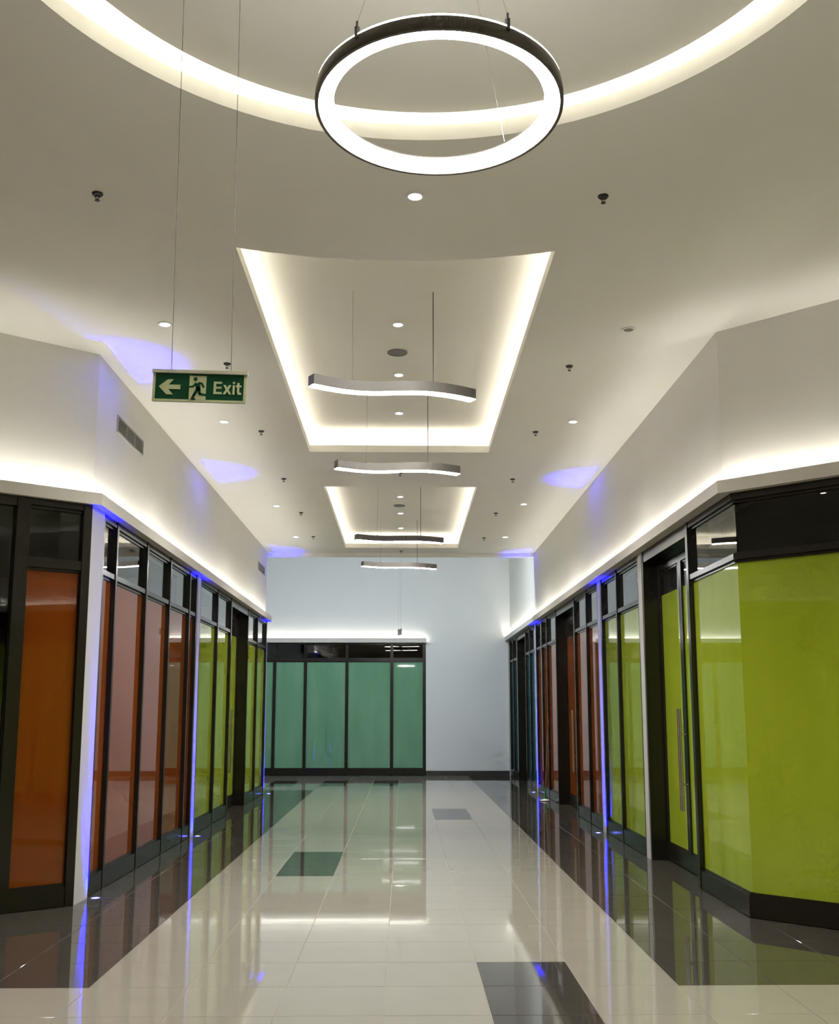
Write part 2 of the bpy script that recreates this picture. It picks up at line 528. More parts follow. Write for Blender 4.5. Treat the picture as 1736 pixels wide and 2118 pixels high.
# ---- unlit shops behind the glass (closed dark rooms)
def shell(name, x0, x1, y0, y1, z1, label, opn):
    b = MB(); t = 0.1
    b.box(x0, x1, y0-t, y0, 0, z1); b.box(x0, x1, y1, y1+t, 0, z1)
    b.box(x0, x1, y0, y1, z1, z1+t)
    if opn != 'r': b.box(x1, x1+t, y0, y1, 0, z1)
    if opn != 'l': b.box(x0-t, x0, y0, y1, 0, z1)
    return struct(b.obj(name, M['shell']), label, 'wall')
b = MB()
b.box(-8.2, -8.1, -6.3, 20.9, 0, 3.9); b.box(-8.1, -5.95, -6.3, -6.2, 0, 3.9); b.box(-8.1, -5.95, -6.2, 8.8, 3.8, 3.9)
b.box(-8.1, -3.21, 20.8, 20.9, 0, 3.9)
b.box(-8.1, -3.12, 13.98, 14.08, 0, 3.5)
b.box(-8.1, -3.21, 9.7, 20.8, 3.8, 3.9); b.box(-8.1, -3.9, 8.8, 9.7, 3.8, 3.9)
struct(b.obj('wall_shops_left', M['shell']), 'unlit interior of the shops behind the left glass', 'wall')
b = MB()
b.box(8.2, 8.3, -6.3, Y_END, 0, 3.9); b.box(5.95, 8.2, -6.3, -6.2, 0, 3.9); b.box(5.95, 8.2, -6.2, 7.9, 3.8, 3.9)
b.box(3.16, 8.2, 11.82, 11.92, 0, 3.5); b.box(3.16, 8.2, 14.38, 14.48, 0, 3.5); b.box(3.16, 8.2, 21.49, 21.58, 0, 3.5)
b.box(3.21, 8.2, 9.2, Y_END, 3.8, 3.9); b.box(4.1, 8.2, 7.9, 9.2, 3.8, 3.9)
b.box(3.21, 8.2, Y_END, Y_END+0.1, 0, 3.9)
struct(b.obj('wall_shops_right', M['shell']), 'unlit interior of the shops behind the right glass', 'wall')
b = MB()
b.box(-5.1, -5.0, Y_END+0.31, 30, 0, 3.9); b.box(0.62, 0.72, Y_END+0.31, 30, 0, 3.9); b.box(-5.1, 0.72, 30, 30.1, 0, 3.9); b.box(-5.1, 0.72, Y_END+0.31, 30, 3.8, 3.9)
struct(b.obj('wall_shop_end', M['shell']), 'unlit interior of the far teal shop', 'wall')

# ================================================================== SHOPFRONTS
Z_BASE, Z_TB, Z_TT, Z_HB = 0.185, 2.93, 3.00, 3.445
GL = -0.048                                    # glass plane behind the front of the mullions

def frame_mat(p, d):
    """local x along d, local y towards the viewer's side (left normal of d), z up; the origin is p"""
    d = Vector((d[0], d[1])).normalized()
    return Matrix(((d.x, -d.y, 0, p[0]), (d.y, d.x, 0, p[1]), (0, 0, 1, 0), (0, 0, 0, 1)))

def front(root, mat, film, bays, posts, zt=None, head_top=LIP_B, pw=0.05):
    """bays: (s0, s1, kind); posts: s centre of each mullion, or (s, width)"""
    fm = M['frame']
    zb, ztt = (Z_TB, Z_TT) if zt is None else zt
    for pp in posts:
        s, wd = pp if isinstance(pp, tuple) else (pp, pw)
        b = MB().box(s-wd/2, s+wd/2, -0.115, 0.0, 0, head_top, mat)
        b.box(s-wd/2-0.006, s+wd/2+0.006, -0.105, -0.036, Z_BASE, Z_HB, mat)
        b.obj('mullion', fm, root)
    for bay in bays:
        s0, s1, kind = bay[:3]
        t0, t1 = bay[3:5] if len(bay) > 3 else (0.0, 0.0)
        if kind == 'pane':
            b = MB().box(s0, s1, -0.105, -0.006, 0.006, Z_BASE-0.012, mat); b.box(s0, s1, -0.105, -0.03, Z_BASE-0.012, Z_BASE+0.012, mat)
            b.obj('base_rail', fm, root)
            b = MB().box(s0, s1, -0.105, -0.008, Z_HB+0.025, head_top, mat); b.box(s0, s1, -0.105, -0.032, Z_HB, Z_HB+0.025, mat)
            b.obj('head_rail', fm, root)
            b = MB().box(s0, s1, -0.105, -0.008, zb+0.02, ztt, mat); b.box(s0, s1, -0.105, -0.034, zb-0.005, zb+0.02, mat); b.box(s0, s1, -0.105, -0.034, ztt, ztt+0.012, mat)
            b.obj('transom_bar', fm, root)
            MB().box(s0+t0, s1-t1, GL-0.012, GL, Z_BASE-0.005, zb+0.005, mat).obj('film_pane', film, root)
            MB().box(s0+t0, s1-t1, GL-0.008, GL, ztt-0.005, Z_HB+0.005, mat).obj('clear_pane', M['glass'], root)
        elif kind == 'dark':
            MB().box(s0, s1, GL-0.012, GL, 0.05, Z_HB+0.005, mat).obj('clear_pane', M['glass'], root)
            MB().box(s0, s1, -0.105, -0.008, Z_HB, head_top, mat).obj('head_rail', fm, root)
            MB().box(s0, s1, -0.105, -0.008, 0.006, 0.1, mat).obj('base_rail', fm, root)
        elif kind == 'door':
            RD = -0.24                         # the leaves stand back from the front
            for (a, c) in ((s0, s0+0.03), (s1-0.03, s1)):
                b = MB().box(a, c, RD, -0.002, 0, head_top, mat); b.obj('door_jamb', fm, root)
            b = MB().box(s0+0.03, s1-0.03, RD, -0.008, 3.40, head_top, mat); b.box(s0+0.03, s1-0.03, RD, RD+0.07, 3.36, 3.40, mat)
            b.obj('door_head', fm, root)
            a0, a1 = s0+0.035, s1-0.035
            mid = (a0+a1)/2
            for (l0, l1, hs) in ((a0, mid-0.003, 1), (mid+0.003, a1, -1)):
                st = 0.055
                y0, y1 = RD+0.01, RD+0.06
                b = MB()
                b.box(l0, l0+st, y0, y1, 0.012, 3.355, mat); b.box(l1-st, l1, y0, y1, 0.012, 3.355, mat)
                b.box(l0+st, l1-st, y0, y1, 0.012, 0.19, mat); b.box(l0+st, l1-st, y0, y1, 3.28, 3.355, mat)
                b.box(l0+st, l1-st, y0+0.005, y1-0.015, 0.19, 0.21, mat); b.box(l0+st, l1-st, y0+0.005, y1-0.015, 3.26, 3.28, mat)
                d = b.obj('door', fm, root)
                ym = (y0+y1)/2
                MB().box(l0+st-0.004, l1-st+0.004, ym-0.006, ym+0.004, 0.205, 3.0, mat).obj('film_pane', film, d)
                MB().box(l0+st-0.004, l1-st+0.004, ym-0.004, ym+0.004, 3.0, 3.265, mat).obj('clear_pane', M['glass'], d)
                hx = (l1-st/2) if hs > 0 else (l0+st/2)
                b = MB()
                q = lambda x, y, z: mat @ Vector((x, y, z))
                b.tube([q(hx, y1+0.06, 0.63), q(hx, y1+0.06, 1.69)], 0.014, 10)
                for zz in (0.90, 1.42): b.tube([q(hx, y1-0.002, zz), q(hx, y1+0.06, zz)], 0.009, 8)
                b.obj('handle', M['steel'], d, smooth=True)

def shop(label, p):
    return thing('shopfront', (p[0], p[1], 0), label, 'shopfront', 'shopfronts along the arcade')

# right side: local x = +Y, outward = -X
def MR(y0): return frame_mat((2.82, y0), (0, 1))
def seq(ys): return [(ys[k], ys[k+1]) for k in range(len(ys)-1)]

# 1 right lime corner shop: angled glass, one straight pane, double door
r = shop('lime green corner shopfront with angled frameless glass corner and double door', SR)
CT = 0.048*math.tan((math.pi/2-ang_r)/2) - 0.003      # the panes meet behind the mitre of the rails
m = MR(0)
front(r, m, M['lime'], [(8.503, 9.85, 'pane', CT, 0.0), (9.90, 11.765, 'door')], [9.875])
mc = frame_mat(ext(SR, dr, XB-0.02), (-dr.x, -dr.y))
Lc = (Vector(SR) - Vector(ext(SR, dr, XB-0.02))).length
front(r, mc, M['lime'], [(0.0, 1.6, 'pane'), (1.65, Lc-0.003, 'pane', 0.0, CT)], [1.625])
MB().box(11.765, 11.79, -0.2, -0.004, 0, LIP_B, m).obj('end_trim', M['frame'], r)

# 2 right lime pair
r = shop('narrow lime green shopfront of two tall panes between two white piers, right side', (2.82, 11.98))
front(r, m, M['lime'], [(12.02, 13.245, 'pane'), (13.295, 14.27, 'pane')], [(11.99, 0.06), 13.27, (14.30, 0.06)])
# 3 right orange
r = shop('orange shopfront with double door on the right, past the lime ones', (2.82, 14.53))
front(r, m, M['orange'], [(14.59, 15.505, 'pane'), (15.555, 16.60, 'pane'), (16.64, 18.66, 'door'), (18.70, 19.85, 'pane'), (19.90, 20.58, 'pane'), (20.63, 21.42, 'pane')],
      [(14.56, 0.06), 15.53, 16.62, 18.68, 19.875, 20.605, (21.445, 0.05)])
# 4 right petrol
r = shop('dark petrol blue shopfront at the far right, next to the white end wall', (2.82, 21.6))
front(r, m, M['petrol'], [(21.65, 22.55, 'pane'), (22.60, 23.34, 'pane'), (23.38, 25.03, 'door'), (25.07, 26.0, 'pane'), (26.05, 26.80, 'pane')],
      [(21.625, 0.05), 22.575, 23.36, 25.05, 26.025, (26.83, 0.06)])

# left side: local x = -Y, outward = +X ; s = 30 - Y
ml = frame_mat((-2.85, 30.0), (0, -1))
def L(*ys): return [30.0 - y for y in ys]
def bl(y0, y1, k): return (30.0-y1, 30.0-y0, k)
r = shop('orange shopfront of five narrow panes on the left, between the blue-lit piers', (-2.85, 9.46))
front(r, ml, M['orange'], [bl(9.53, 9.945, 'pane'), bl(9.995, 11.145, 'pane'), bl(11.195, 12.28, 'pane'), bl(12.33, 13.42, 'pane'), bl(13.47, 13.85, 'pane')],
      [(30-9.497, 0.06), 30-9.97, 30-11.17, 30-12.305, 30-13.445, (30-13.885, 0.06)])
r = shop('lime green shopfront with double door on the left, running to the far corner', (-2.85, 14.1))
front(r, ml, M['lime'], [bl(14.17, 15.49, 'pane'), bl(15.54, 16.70, 'pane'), bl(16.74, 18.56, 'door'), bl(18.60, 19.76, 'pane'), bl(19.81, 21.02, 'pane')],
      [(30-14.135, 0.06), 30-15.515, 30-16.72, 30-18.58, 30-19.785, (30-21.055, 0.06)])
# shopfronts along the court beside and behind the viewer
cl = frame_mat((-XB+0.05, 6.6), (0, -1))
r = shop('orange shopfront along the court, left of the viewer', (-XB+0.05, 6.6))
ks = [0.03 + 1.53*k for k in range(9)]
front(r, cl, M['orange'], [(ks[k]+0.025, ks[k+1]-0.025, 'pane') for k in range(8)], ks)
cr = frame_mat((XB-0.02, -5.9), (0, 1))
r = shop('lime green shopfront along the court, right of the viewer', (XB-0.02, -5.9))
ks = [0.03 + 1.44*k for k in range(9)]
front(r, cr, M['lime'], [(ks[k]+0.025, ks[k+1]-0.025, 'pane') for k in range(8)], ks)
# left angled corner: local x runs from the pier outwards -> reverse so the normal faces the hall
mcl = frame_mat(SL, dl)                       # left normal of dl points to (sin, -cos): towards the viewer
r = shop('wide-framed orange shopfront set at an angle at the left edge, beside the pier', SL)
front(r, mcl, M['orange'], [(0.075, 0.545, 'pane'), (0.665, 1.5, 'dark'), (1.56, 2.5, 'pane'), (2.55, 3.40, 'pane')], [(0.035, 0.075), (0.605, 0.115), (1.53, 0.06), 2.525], zt=(2.90, 3.0))

# end shopfront: local x = -X direction? outward = -Y -> d = (-1, 0) has left normal (0,-1)
me_ = frame_mat((0.58, Y_END), (-1, 0))
def ex(x): return 0.58 - x
r = shop('teal green shopfront of tall panes in the far end wall', (0.58, Y_END))
front(r, me_, M['teal'], [(ex(0.53), ex(-0.28), 'pane'), (ex(-0.34), ex(-1.475), 'pane'), (ex(-1.535), ex(-2.58), 'pane'), (ex(-2.64), ex(-3.40), 'pane'), (ex(-3.46), ex(-4.9), 'pane')],
      [(ex(0.555), 0.07), (ex(-0.31), 0.07), (ex(-1.505), 0.07), (ex(-2.61), 0.07), (ex(-3.43), 0.07)], zt=(2.97, 3.07), head_top=3.478)

# ================================================================== LAMPS AND FITTINGS
# ---- ring pendant
RZ = 3.93; RPC = (0.13, 3.53); RPR = 0.466
ring = thing('ring_pendant', (RPC[0], RPC[1], RZ), 'glowing ring pendant lamp hanging below the round ceiling recess', 'pendant lamp')
c3 = (RPC[0], RPC[1], RZ)
# channel: outer wall and back
b = MB().lathe(c3, [(RPR-0.009, -0.014), (RPR+0.002, -0.014), (RPR+0.004, -0.011), (RPR+0.004, 0.034), (RPR-0.012, 0.036), (RPR-0.06, 0.036), (RPR-0.06, 0.030), (RPR-0.011, 0.028), (RPR-0.011, -0.012)], n=80, closed=True)
b.obj('channel', M['darkring'], ring, smooth=True)
b = MB().lathe(c3, [(RPR-0.012, -0.008), (RPR-0.018, -0.012), (RPR-0.038, -0.015), (RPR-0.058, -0.010), (RPR-0.066, 0.0), (RPR-0.067, 0.022), (RPR-0.062, 0.029), (RPR-0.012, 0.027)], n=80, closed=True)
b.obj('diffuser', M['ringglow'], ring, smooth=True)
b = MB().lathe(c3, [(RPR+0.001, 0.037), (RPR+0.001, 0.043), (RPR-0.03, 0.047), (RPR-0.05, 0.040), (RPR-0.05, 0.037)], n=80, closed=True)
b.obj('upper_diffuser', M['upglow'], ring, smooth=True)
for a in (math.radians(231), math.radians(-62), math.radians(52)):
    ca, sa = math.cos(a), math.sin(a)
    px, py = RPC[0]+(RPR+0.003)*ca, RPC[1]+(RPR+0.003)*sa
    b = MB().box(-0.008, 0.006, -0.006, 0.006, 0.02, 0.065, Matrix.Translation((px, py, RZ)) @ Matrix.Rotation(a, 4, 'Z'))
    b.cyl((px, py), 0.004, RZ+0.06, RZ+0.085, 8)
    b.obj('clip', M['black'], ring)
    MB().tube([(px, py, RZ+0.08), (RPC[0]+0.06*ca, RPC[1]+0.06*sa, DZ-0.03)], 0.0011, 6).obj('suspension_wire', M['steel'], ring)
b = MB().lathe((RPC[0], RPC[1], DZ), [(0.0001, 0), (0.10, 0), (0.10, -0.022), (0.09, -0.03), (0.0001, -0.03)], n=40)
b.obj('canopy', M['whitetrim'], ring, smooth=True)

# ---- wave pendants
def wave(x0, y0, z0, e, ztop, label):
    t = thing('wave_pendant', (x0, y0, z0), label, 'pendant lamp', 'wave-shaped pendant lamps down the middle')
    n = 32; Lh = 0.70; wd = 0.05; hh = 0.09
    cs = []
    for k in range(n+1):
        x = -Lh + 2*Lh*k/n
        cs.append(Vector((x, e*x/Lh - 0.085*math.sin(math.pi*x/Lh))))
    body, dif = MB(), MB()
    def section(k, w_):
        a, c = cs[max(k-1,0)], cs[min(k+1,n)]
        d = (c-a).normalized(); nn = Vector((-d.y, d.x))
        p = cs[k]; return p+nn*w_, p-nn*w_
    def sweep(mb, w_, za, zb):
        vs = []
        for k in range(n+1):
            p, q = section(k, w_)
            vs += [(x0+p.x, y0+p.y, z0+za), (x0+q.x, y0+q.y, z0+za), (x0+q.x, y0+q.y, z0+zb), (x0+p.x, y0+p.y, z0+zb)]
        fs = [(4*k+i, 4*k+(i+1)%4, 4*k+4+(i+1)%4, 4*k+4+i) for k in range(n) for i in range(4)]
        fs += [(3,2,1,0), (4*n, 4*n+1, 4*n+2, 4*n+3)]
        mb.add(vs, fs)
    sweep(body, wd, 0.0, hh)
    body.obj('housing', M['greymetal'], t)
    # diffuser: slightly shorter and narrower, proud of the underside
    cs_full = cs
    sweep(dif, wd-0.006, -0.006, -0.0005)
    dif.obj('diffuser', M['waveglow'], t)
    for xx, rr, mm, nm in ((-0.36, 0.0013, M['wire'], 'suspension_wire'), (0.345, 0.0045, M['cord'], 'power_cord')):
        yy = e*xx/Lh - 0.085*math.sin(math.pi*xx/Lh)
        MB().tube([(x0+xx, y0+yy, z0+hh), (x0+xx, y0+yy, ztop)], rr, 6).obj(nm, mm, t)
        b = MB().cyl((x0+xx, y0+yy), 0.012, z0+hh, z0+hh+0.02, 10, 0.006)
        b.obj('wire_grip', M['black'], t)
    return t
wave(-0.09, 8.45, 4.40, 0.20, ZT, 'nearest and largest of the four grey wave pendant lamps, in the first tray')
wave(-0.07, 11.3, 4.39, 0.14, ZT, 'second wave pendant lamp from the front, below the far edge of the first tray')
wave(-0.07, 16.2, 4.40, 0.17, ZT, 'third wave pendant lamp from the front, across the far tray')
wave(-0.085, 19.2, 4.40, 0.20, ZT, 'farthest and smallest wave pendant lamp, in front of the end wall')

# ---- downlights
def make_down(loc, label, lit=True, watts=None, cone=95):
    t = thing('downlight', loc, label, 'downlight', 'round recessed ceiling downlights')
    x, y, z = loc
    b = MB().lathe((x, y, z), [(0.042, -0.001), (0.058, -0.001), (0.064, -0.004), (0.062, -0.008), (0.045, -0.007)], n=28, closed=True)
    b.obj('trim_ring', M['whitetrim'], t, smooth=True)
    b = MB().lathe((x, y, z), [(0.0001, -0.004), (0.044, -0.004), (0.044, -0.001), (0.0001, -0.001)], n=28)
    b.obj('lens', M['downglow'] if lit else M['grille'], t)
    if lit: spot('downlight_lamp', (0, 0, -0.02), watts or (W_MID if abs(x) < 0.5 else W_DOWN), NEUT, 130 if abs(x) < 0.5 else cone, 1.0, t, radius=0.04)
    return t
dls = [((0.07, 6.23, ZC), 'lit downlight just beyond the ring pendant, on the plain ceiling', True),
       ((AX, 7.68, ZT), 'half-hidden lit downlight at the curved near edge of the first tray', True),
       ((AX, 9.22, ZT), 'lit downlight in the first tray, between its near edge and the speaker grille', True),
       ((AX, 10.68, ZT), 'lit downlight in the first tray right above the nearest wave lamp', True),
       ((AX, 12.12, ZT), 'lit downlight at the far end of the first tray', True),
       ((AX, 17.05, ZT), 'first lit downlight in the far tray', True),
       ((AX, 18.52, ZT), 'middle lit downlight in the far tray', True),
       ((AX, 20.05, ZT), 'last lit downlight in the far tray, above the third wave lamp', True),
       ((-2.105, 8.49, ZC), 'lit downlight on the left, beside the exit sign wires', True),
       ((-2.115, 11.5, ZC), 'lit downlight on the left, below and right of the exit sign', True),
       ((-2.105, 16.4, ZC), 'third lit downlight of the left row', True),
       ((-2.10, 19.4, ZC), 'farthest lit downlight of the left row', True),
       ((2.0, 8.55, ZC), 'unlit downlight on the right near the angled wall', False),
       ((1.985, 11.44, ZC), 'nearest lit downlight of the right row', True),
       ((1.97, 16.2, ZC), 'second lit downlight of the right row', True),
       ((1.98, 19.35, ZC), 'farthest lit downlight of the right row', True)]
for l in dls: make_down(*l)
# added fill downlights in the court, out of view, to light the angled shopfronts
for x, y, where in ((-3.6, 4.4, 'left of the ring pendant'), (3.6, 4.4, 'right of the ring pendant'), (-3.4, 0.6, 'left above the viewer'),
                    (3.4, 0.6, 'right above the viewer'), (-3.0, -3.4, 'behind the viewer on the left'), (3.0, -3.4, 'behind the viewer on the right')):
    make_down((x, y, ZC), 'added fill downlight of the wide court, ' + where, True, W_COURT, 140)

# ---- speakers in the trays
def speaker(loc, r, label):
    t = thing('speaker_grille', loc, label, 'speaker')
    MB().lathe(loc, [(r-0.008, 0), (r, -0.004), (r-0.004, -0.009), (r-0.012, -0.006)], n=36, closed=True).obj('rim', M['greymetal'], t, smooth=True)
    MB().lathe(loc, [(0.0001, -0.003), (r-0.009, -0.005), (r-0.009, 0), (0.0001, 0)], n=36).obj('mesh_cover', M['grille'], t)
speaker((AX-0.01, 9.98, ZT), 0.105, 'round grey speaker grille in the first tray')
speaker((AX-0.02, 17.8, ZT), 0.105, 'round grey speaker grille in the far tray')

# ---- sprinklers
def sprinkler_proto(loc, label):
    x, y, z = loc
    t = thing('sprinkler', loc, label, 'sprinkler', 'ceiling sprinkler heads')
    b = MB().lathe(loc, [(0.0001, -0.012), (0.03, -0.012), (0.036, -0.004), (0.036, 0.0), (0.0001, 0.0)], n=20)
    b.obj('escutcheon', M['black'], t, smooth=True)
    b = MB()
    b.tube([(x-0.009, y, z-0.01), (x-0.012, y, z-0.025), (x-0.005, y, z-0.042)], 0.0028, 6)
    b.tube([(x+0.009, y, z-0.01), (x+0.012, y, z-0.025), (x+0.005, y, z-0.042)], 0.0028, 6)
    b.cyl((x, y), 0.006, z-0.046, z-0.038, 10)
    b.obj('frame_arms', M['black'], t)
    b = MB()
    n = 12; vs = [(x, y, z-0.047), ]
    for k in range(2*n):
        rr = 0.017 if k % 2 else 0.013
        vs.append((x+rr*math.cos(math.pi*k/n), y+rr*math.sin(math.pi*k/n), z-0.047))
    vs += [(p[0], p[1], p[2]-0.003) for p in vs]
    k2 = 2*n+1
    fs = [(0, 1+k, 1+(k+1) % (2*n)) for k in range(2*n)] + [(k2, k2+1+(k+1) % (2*n), k2+1+k) for k in range(2*n)]
    fs += [(1+k, 1+(k+1) % (2*n), k2+1+(k+1) % (2*n), k2+1+k) for k in range(2*n)]
    b.add(vs, fs); b.obj('deflector', M['black'], t)
    return t
sp = [((-2.02, 6.23), 'black sprinkler head on the near left ceiling, left of the exit sign wires'),
      ((1.313, 6.21), 'black sprinkler head on the near right ceiling, right of the ring pendant'),
      ((-1.733, 9.50), 'black sprinkler head right above the exit sign'),
      ((-1.733, 11.9), 'black sprinkler head left of the first tray, third in the left row'),
      ((-1.757, 14.43), 'black sprinkler head left of the gap between the trays, fourth in the left row'),
      ((-1.757, 16.97), 'black sprinkler head left of the far tray, fifth in the left row'),
      ((-1.758, 19.35), 'farthest black sprinkler head of the left row'),
      ((1.629, 9.52), 'black sprinkler head right of the first tray, second in the right row'),
      ((1.602, 11.88), 'black sprinkler head by the far right corner of the first tray'),
      ((1.593, 14.4), 'black sprinkler head right of the gap between the trays, fourth in the right row'),
      ((1.58, 16.96), 'black sprinkler head right of the far tray, fifth in the right row'),
      ((1.572, 19.45), 'farthest black sprinkler head of the right row'),
      ((-0.053, 14.04), 'black sprinkler head on the axis just behind the second wave lamp'),
      ((-0.055, 21.1), 'black sprinkler head on the axis at the end of the low ceiling')]
proto = sprinkler_proto((sp[0][0][0], sp[0][0][1], ZC), sp[0][1])
for (x, y), lab in sp[1:]: copy_tree(proto, (x, y, ZC), lab)

# ---- exit sign
EX = (-0.755, 3.6, 2.846)
es = thing('exit_sign', EX, 'green hanging exit sign with arrow and running figure on two wires', 'sign')
SM = Matrix.Translation(EX) @ Matrix.Rotation(math.radians(1.4), 4, 'Y')
WX, HZ = 0.345, 0.118
b = MB().box(-WX/2+0.002, WX/2-0.002, -0.003, 0.003, -HZ/2, HZ/2-0.002, SM)
b.obj('panel', M['signgreen'], es)
for (x0, x1, z0, z1) in ((-WX/2, -WX/2+0.009, -HZ/2, HZ/2-0.01), (WX/2-0.010, WX/2, -HZ/2, HZ/2-0.01), (-WX/2+0.009, WX/2-0.010, -HZ/2, -HZ/2+0.009)):
    MB().box(x0, x1, -0.005, -0.003, z0, z1, SM).obj('border', M['signcream'], es)
MB().box(-WX/2-0.003, WX/2+0.003, -0.011, 0.011, HZ/2-0.010, HZ/2+0.002, SM).obj('top_rail', M['signbar'], es)
# sign face measured on a 100 x 30 grid: u right, v up
def uv(u, v): return (-WX/2 + u/100*WX, -HZ/2 + v/30*HZ)
def glyph(name, polys, y=-0.005, mat=None):
    b = MB()
    for poly in polys: b.xz([uv(*p) for p in poly], y, -0.003, SM)
    return b.obj(name, mat or M['signcream'], es)
glyph('arrow', [[(6.5,14.3),(16,21.4),(22,21.4),(16.8,16.3),(29.5,16.3),(29.5,12.0),(16.8,12.0),(22,6.8),(15,6.8)]])
glyph('door_field', [[(39,1.9),(57,1.9),(57,25.5),(39,25.5)]])
def limb(pts, r0, r1):
    polys = []
    for k in range(len(pts)-1):
        (x0, y0), (x1, y1) = pts[k], pts[k+1]
        d = math.hypot(x1-x0, y1-y0); nx, ny = -(y1-y0)/d, (x1-x0)/d
        ra = r0+(r1-r0)*k/(len(pts)-1); rb = r0+(r1-r0)*(k+1)/(len(pts)-1)
        polys.append([(x0+nx*ra, y0+ny*ra*0.88), (x0-nx*ra, y0-ny*ra*0.88), (x1-nx*rb, y1-ny*rb*0.88), (x1+nx*rb, y1+ny*rb*0.88)])
        polys.append([(x1+rb*math.cos(a), y1+rb*0.88*math.sin(a)) for a in [2*math.pi*i/10 for i in range(10)]])
    return polys
fig = [[(45.5+2.0*math.cos(a), 22.0+1.8*math.sin(a)) for a in [2*math.pi*i/16 for i in range(16)]]]
fig += limb([(47.5,18.0),(49,12.6)], 2.7, 2.3)                 # trunk
fig += limb([(46.5,18.4),(43.0,14.8),(39.0,14.6)], 0.95, 0.8)  # arm forward
fig += limb([(48.5,18.6),(52.5,18.0),(54.6,14.6)], 0.95, 0.8)  # arm back
fig += limb([(48.2,12.5),(44.5,6.6),(42.6,3.2)], 1.7, 1.0)     # leg down
fig += limb([(42.4,3.2),(45.5,2.6)], 0.9, 0.7)                 # foot
fig += limb([(49.6,12.5),(50.6,7.8),(57.2,7.0)], 1.7, 0.9)     # leg back
glyph('running_figure', fig, y=-0.0065, mat=M['signgreen'])
glyph('letter', [[(65,8.3),(74,8.3),(74,10.3),(67.6,10.3),(67.6,13.6),(73.4,13.6),(73.4,15.5),(67.6,15.5),(67.6,18.3),(73.8,18.3),(73.8,20.3),(65,20.3)]])
glyph('letter', [[(75,8.3),(77.7,8.3),(79.6,11.2),(81.5,8.3),(84.3,8.3),(81.1,12.9),(84.0,17.2),(81.2,17.2),(79.6,14.6),(78.0,17.2),(75.2,17.2),(78.1,12.9)]])
glyph('letter', [[(85.4,8.3),(87.6,8.3),(87.6,17.2),(85.4,17.2)], [(85.4,18.6),(87.6,18.6),(87.6,20.6),(85.4,20.6)]])
glyph('letter', [[(90.2,10.4),(91,8.6),(92.4,8.2),(94.8,8.3),(94.8,10.1),(93.2,10.1),(92.5,10.7),(92.5,15.5),(94.8,15.5),(94.8,17.2),(92.5,17.2),(92.5,19.6),(90.2,19.6),(90.2,17.2),(88.8,17.2),(88.8,15.5),(90.2,15.5)]])
for xx in (-0.108, 0.112):
    p = SM @ Vector((xx, 0, HZ/2))
    MB().tube([p, (p.x-0.010, p.y, DZ)], 0.0012, 6).obj('suspension_wire', M['wire'], es)

# ---- small hanging sign far away, seen edge-on
HS = (-0.09, 24.0, 3.535)
hs = thing('hanging_sign', HS, 'small grey hanging sign seen nearly edge-on before the far end wall', 'sign')
hm = Matrix.Translation(HS) @ Matrix.Rotation(math.radians(105), 4, 'Z')
MB().box(-0.17, 0.17, -0.004, 0.004, -0.07, 0.05, hm).obj('panel', M['greymetal'], hs)
MB().box(-0.175, 0.175, -0.012, 0.012, 0.05, 0.068, hm).obj('top_rail', M['darkring'], hs)
for xx in (-0.11, 0.11):
    p = hm @ Vector((xx, 0, 0.068))
    MB().tube([p, (p.x, p.y, 8.6)], 0.0015, 5).obj('suspension_wire', M['wire'], hs)

# ---- air vents on the left upper wall
def vent(y0, y1, z0, z1, label, nsl):
    x = WL[0]
    t = thing('air_vent', (x, (y0+y1)/2, z0), label, 'vent', 'air vents in the left upper wall')
    f = 0.016
    b = MB()
    b.box(x, x+0.012, y0, y1, z0, z0+f); b.box(x, x+0.012, y0, y1, z1-f, z1)
    b.box(x, x+0.012, y0, y0+f, z0+f, z1-f); b.box(x, x+0.012, y1-f, y1, z0+f, z1-f)
    b.obj('frame', M['vent'], t)
    MB().box(x+0.0005, x+0.002, y0+f, y1-f, z0+f, z1-f).obj('backing', M['black'], t)
    w3 = (y1-y0-2*f)/3
    for k in (1, 2):
        yy = y0+f+k*w3
        MB().box(x+0.002, x+0.011, yy-0.006, yy+0.006, z0+f, z1-f).obj('divider', M['vent'], t)
    for k in range(nsl):
        zz = z0+f+(k+0.5)*(z1-z0-2*f)/nsl
        b = MB()
        mm = Matrix.Translation((x+0.007, 0, zz)) @ Matrix.Rotation(math.radians(35), 4, 'Y')
        b.box(-0.005, 0.005, y0+f, y1-f, -0.002, 0.002, mm)
        b.obj('slat', M['vent'], t)
vent(9.92, 10.94, 4.455, 4.635, 'larger looking slatted air vent below the exit sign, near left wall', 11)
vent(19.94, 20.87, 4.455, 4.63, 'far slatted air vent near the end of the left wall', 11)

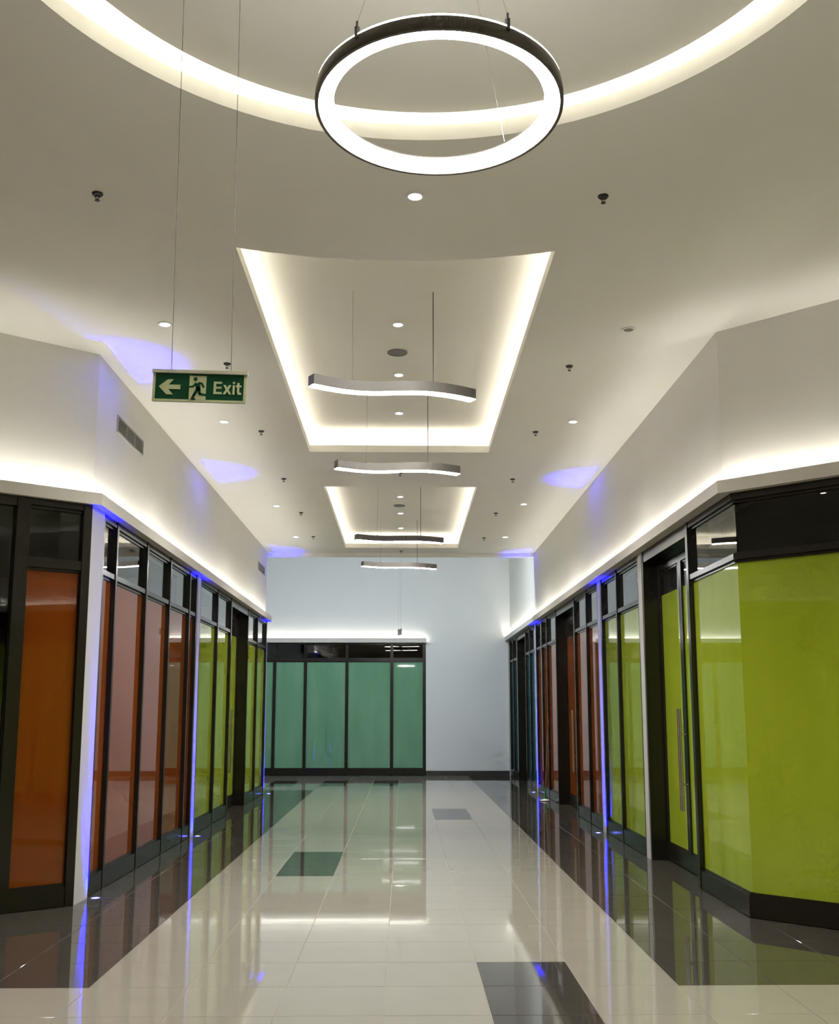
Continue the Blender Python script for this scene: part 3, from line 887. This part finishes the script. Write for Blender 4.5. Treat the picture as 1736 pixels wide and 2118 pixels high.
# ---- blue floor uplights
def uplight(x, y, label):
    t = thing('floor_uplight', (x, y, 0), label, 'floor light', 'blue floor uplights at the piers')
    b = MB().lathe((x, y, 0), [(0.038, 0.0005), (0.050, 0.0005), (0.050, 0.003), (0.046, 0.005), (0.038, 0.004)], n=28, closed=True)
    b.obj('bezel', M['darkring'], t, smooth=True)
    b = MB().lathe((x, y, 0), [(0.0001, 0.005), (0.017, 0.0045), (0.017, 0.0006), (0.0001, 0.0006)], n=28)
    b.obj('lens', M['blueglow'], t)
    b = MB().lathe((x, y, 0), [(0.0175, 0.0045), (0.037, 0.0045), (0.037, 0.0006), (0.0175, 0.0006)], n=28, closed=True)
    b.obj('lens_rim', M['bluerim'], t)
    spot('uplight_beam', (0, 0, 0.012), W_BLUE, (0.002, 0.003, 1.0), 17, 0.9, t, up=True, radius=0.012)
    sp_ = spot('uplight_spill', (0, 0, 0.012), W_BLUE*0.36, (0.0, 0.0005, 1.0), 64, 1.0, t, up=True, radius=0.012)
    tilt = Vector((math.copysign(0.50, x), 0, 1)).normalized()      # the second emitter leans towards the pier
    sp_.rotation_euler = tilt.to_track_quat('-Z', 'Y').to_euler()
uplight(-2.765, 9.46, 'blue uplight in the dark floor at the nearest left pier')
uplight(-2.765, 14.02, 'blue uplight at the middle left pier, between the orange and lime shopfronts')
uplight(-2.745, 21.12, 'blue uplight at the far left corner of the lime shopfront')
uplight(2.70, 14.31, 'blue uplight at the right pier between the lime and orange shopfronts')
uplight(2.715, 21.41, 'blue uplight at the far right pier beside the petrol shopfront')

# ---- added cool fill lamps on the unseen bulkhead, to light the end wall
for x, lab in ((-5.2, 'left added cool fill lamp on the bulkhead of the cross hall'), (-1.6, 'middle added cool fill lamp on the bulkhead of the cross hall'), (0.9, 'right added cool fill lamp on the bulkhead of the cross hall')):
    y, z = Y_CE+0.30, 5.75
    t = thing('hall_fill_lamp', (x, y, z), lab, 'fill lamp', 'added cool fill lamps in the cross hall')
    wm = Matrix.Translation((x, y, z)) @ Matrix.Rotation(math.radians(-60), 4, 'X')
    MB().box(-0.55, 0.55, -0.06, 0.05, -0.12, 0.12, wm).obj('housing', M['whitetrim'], t)
    MB().box(-0.52, 0.52, 0.05, 0.054, -0.10, 0.10, wm).obj('lens', M['coolglow'], t)
    MB().box(-0.03, 0.03, -0.16, 0.0, -0.03, 0.03, Matrix.Translation((x, y, z))).obj('bracket', M['whitetrim'], t)
    d = bpy.data.lights.new('hall_fill_light', 'AREA'); d.shape = 'RECTANGLE'; d.size = 1.0; d.size_y = 0.2; d.energy = W_COOL; d.color = COOL
    o = bpy.data.objects.new('hall_fill_light', d); COL.objects.link(o); o.parent = t
    o.location = (wm @ Vector((0, 0.065, 0))) - Vector((x, y, z))
    o.rotation_euler = Vector((0, math.cos(math.radians(60)), -math.sin(math.radians(60)))).to_track_quat('-Z', 'Z').to_euler()

# ---- mop leaning at the orange shopfront on the right
MP = (2.665, 19.35, 0)
mp_ = thing('mop', MP, 'mop with green sleeve leaning at the far orange shopfront, right side', 'mop')
top = Vector((2.775, 19.5, 1.50)); bot = Vector((2.665, 19.35, 0.03))
dv = top-bot
MB().tube([bot+dv*0.12, top], 0.009, 10).obj('handle', M['wood'], mp_, smooth=True)
MB().tube([bot, bot+dv*0.13], 0.019, 12).obj('sleeve', M['greensleeve'], mp_, smooth=True)
b = MB().lathe((MP[0], MP[1], 0), [(0.0001, 0.012), (0.05, 0.012), (0.085, 0.006), (0.09, 0.012), (0.088, 0.022), (0.06, 0.022), (0.02, 0.038), (0.0001, 0.04)], n=24)
b.obj('mop_head', M['whitetrim'], mp_, smooth=True)
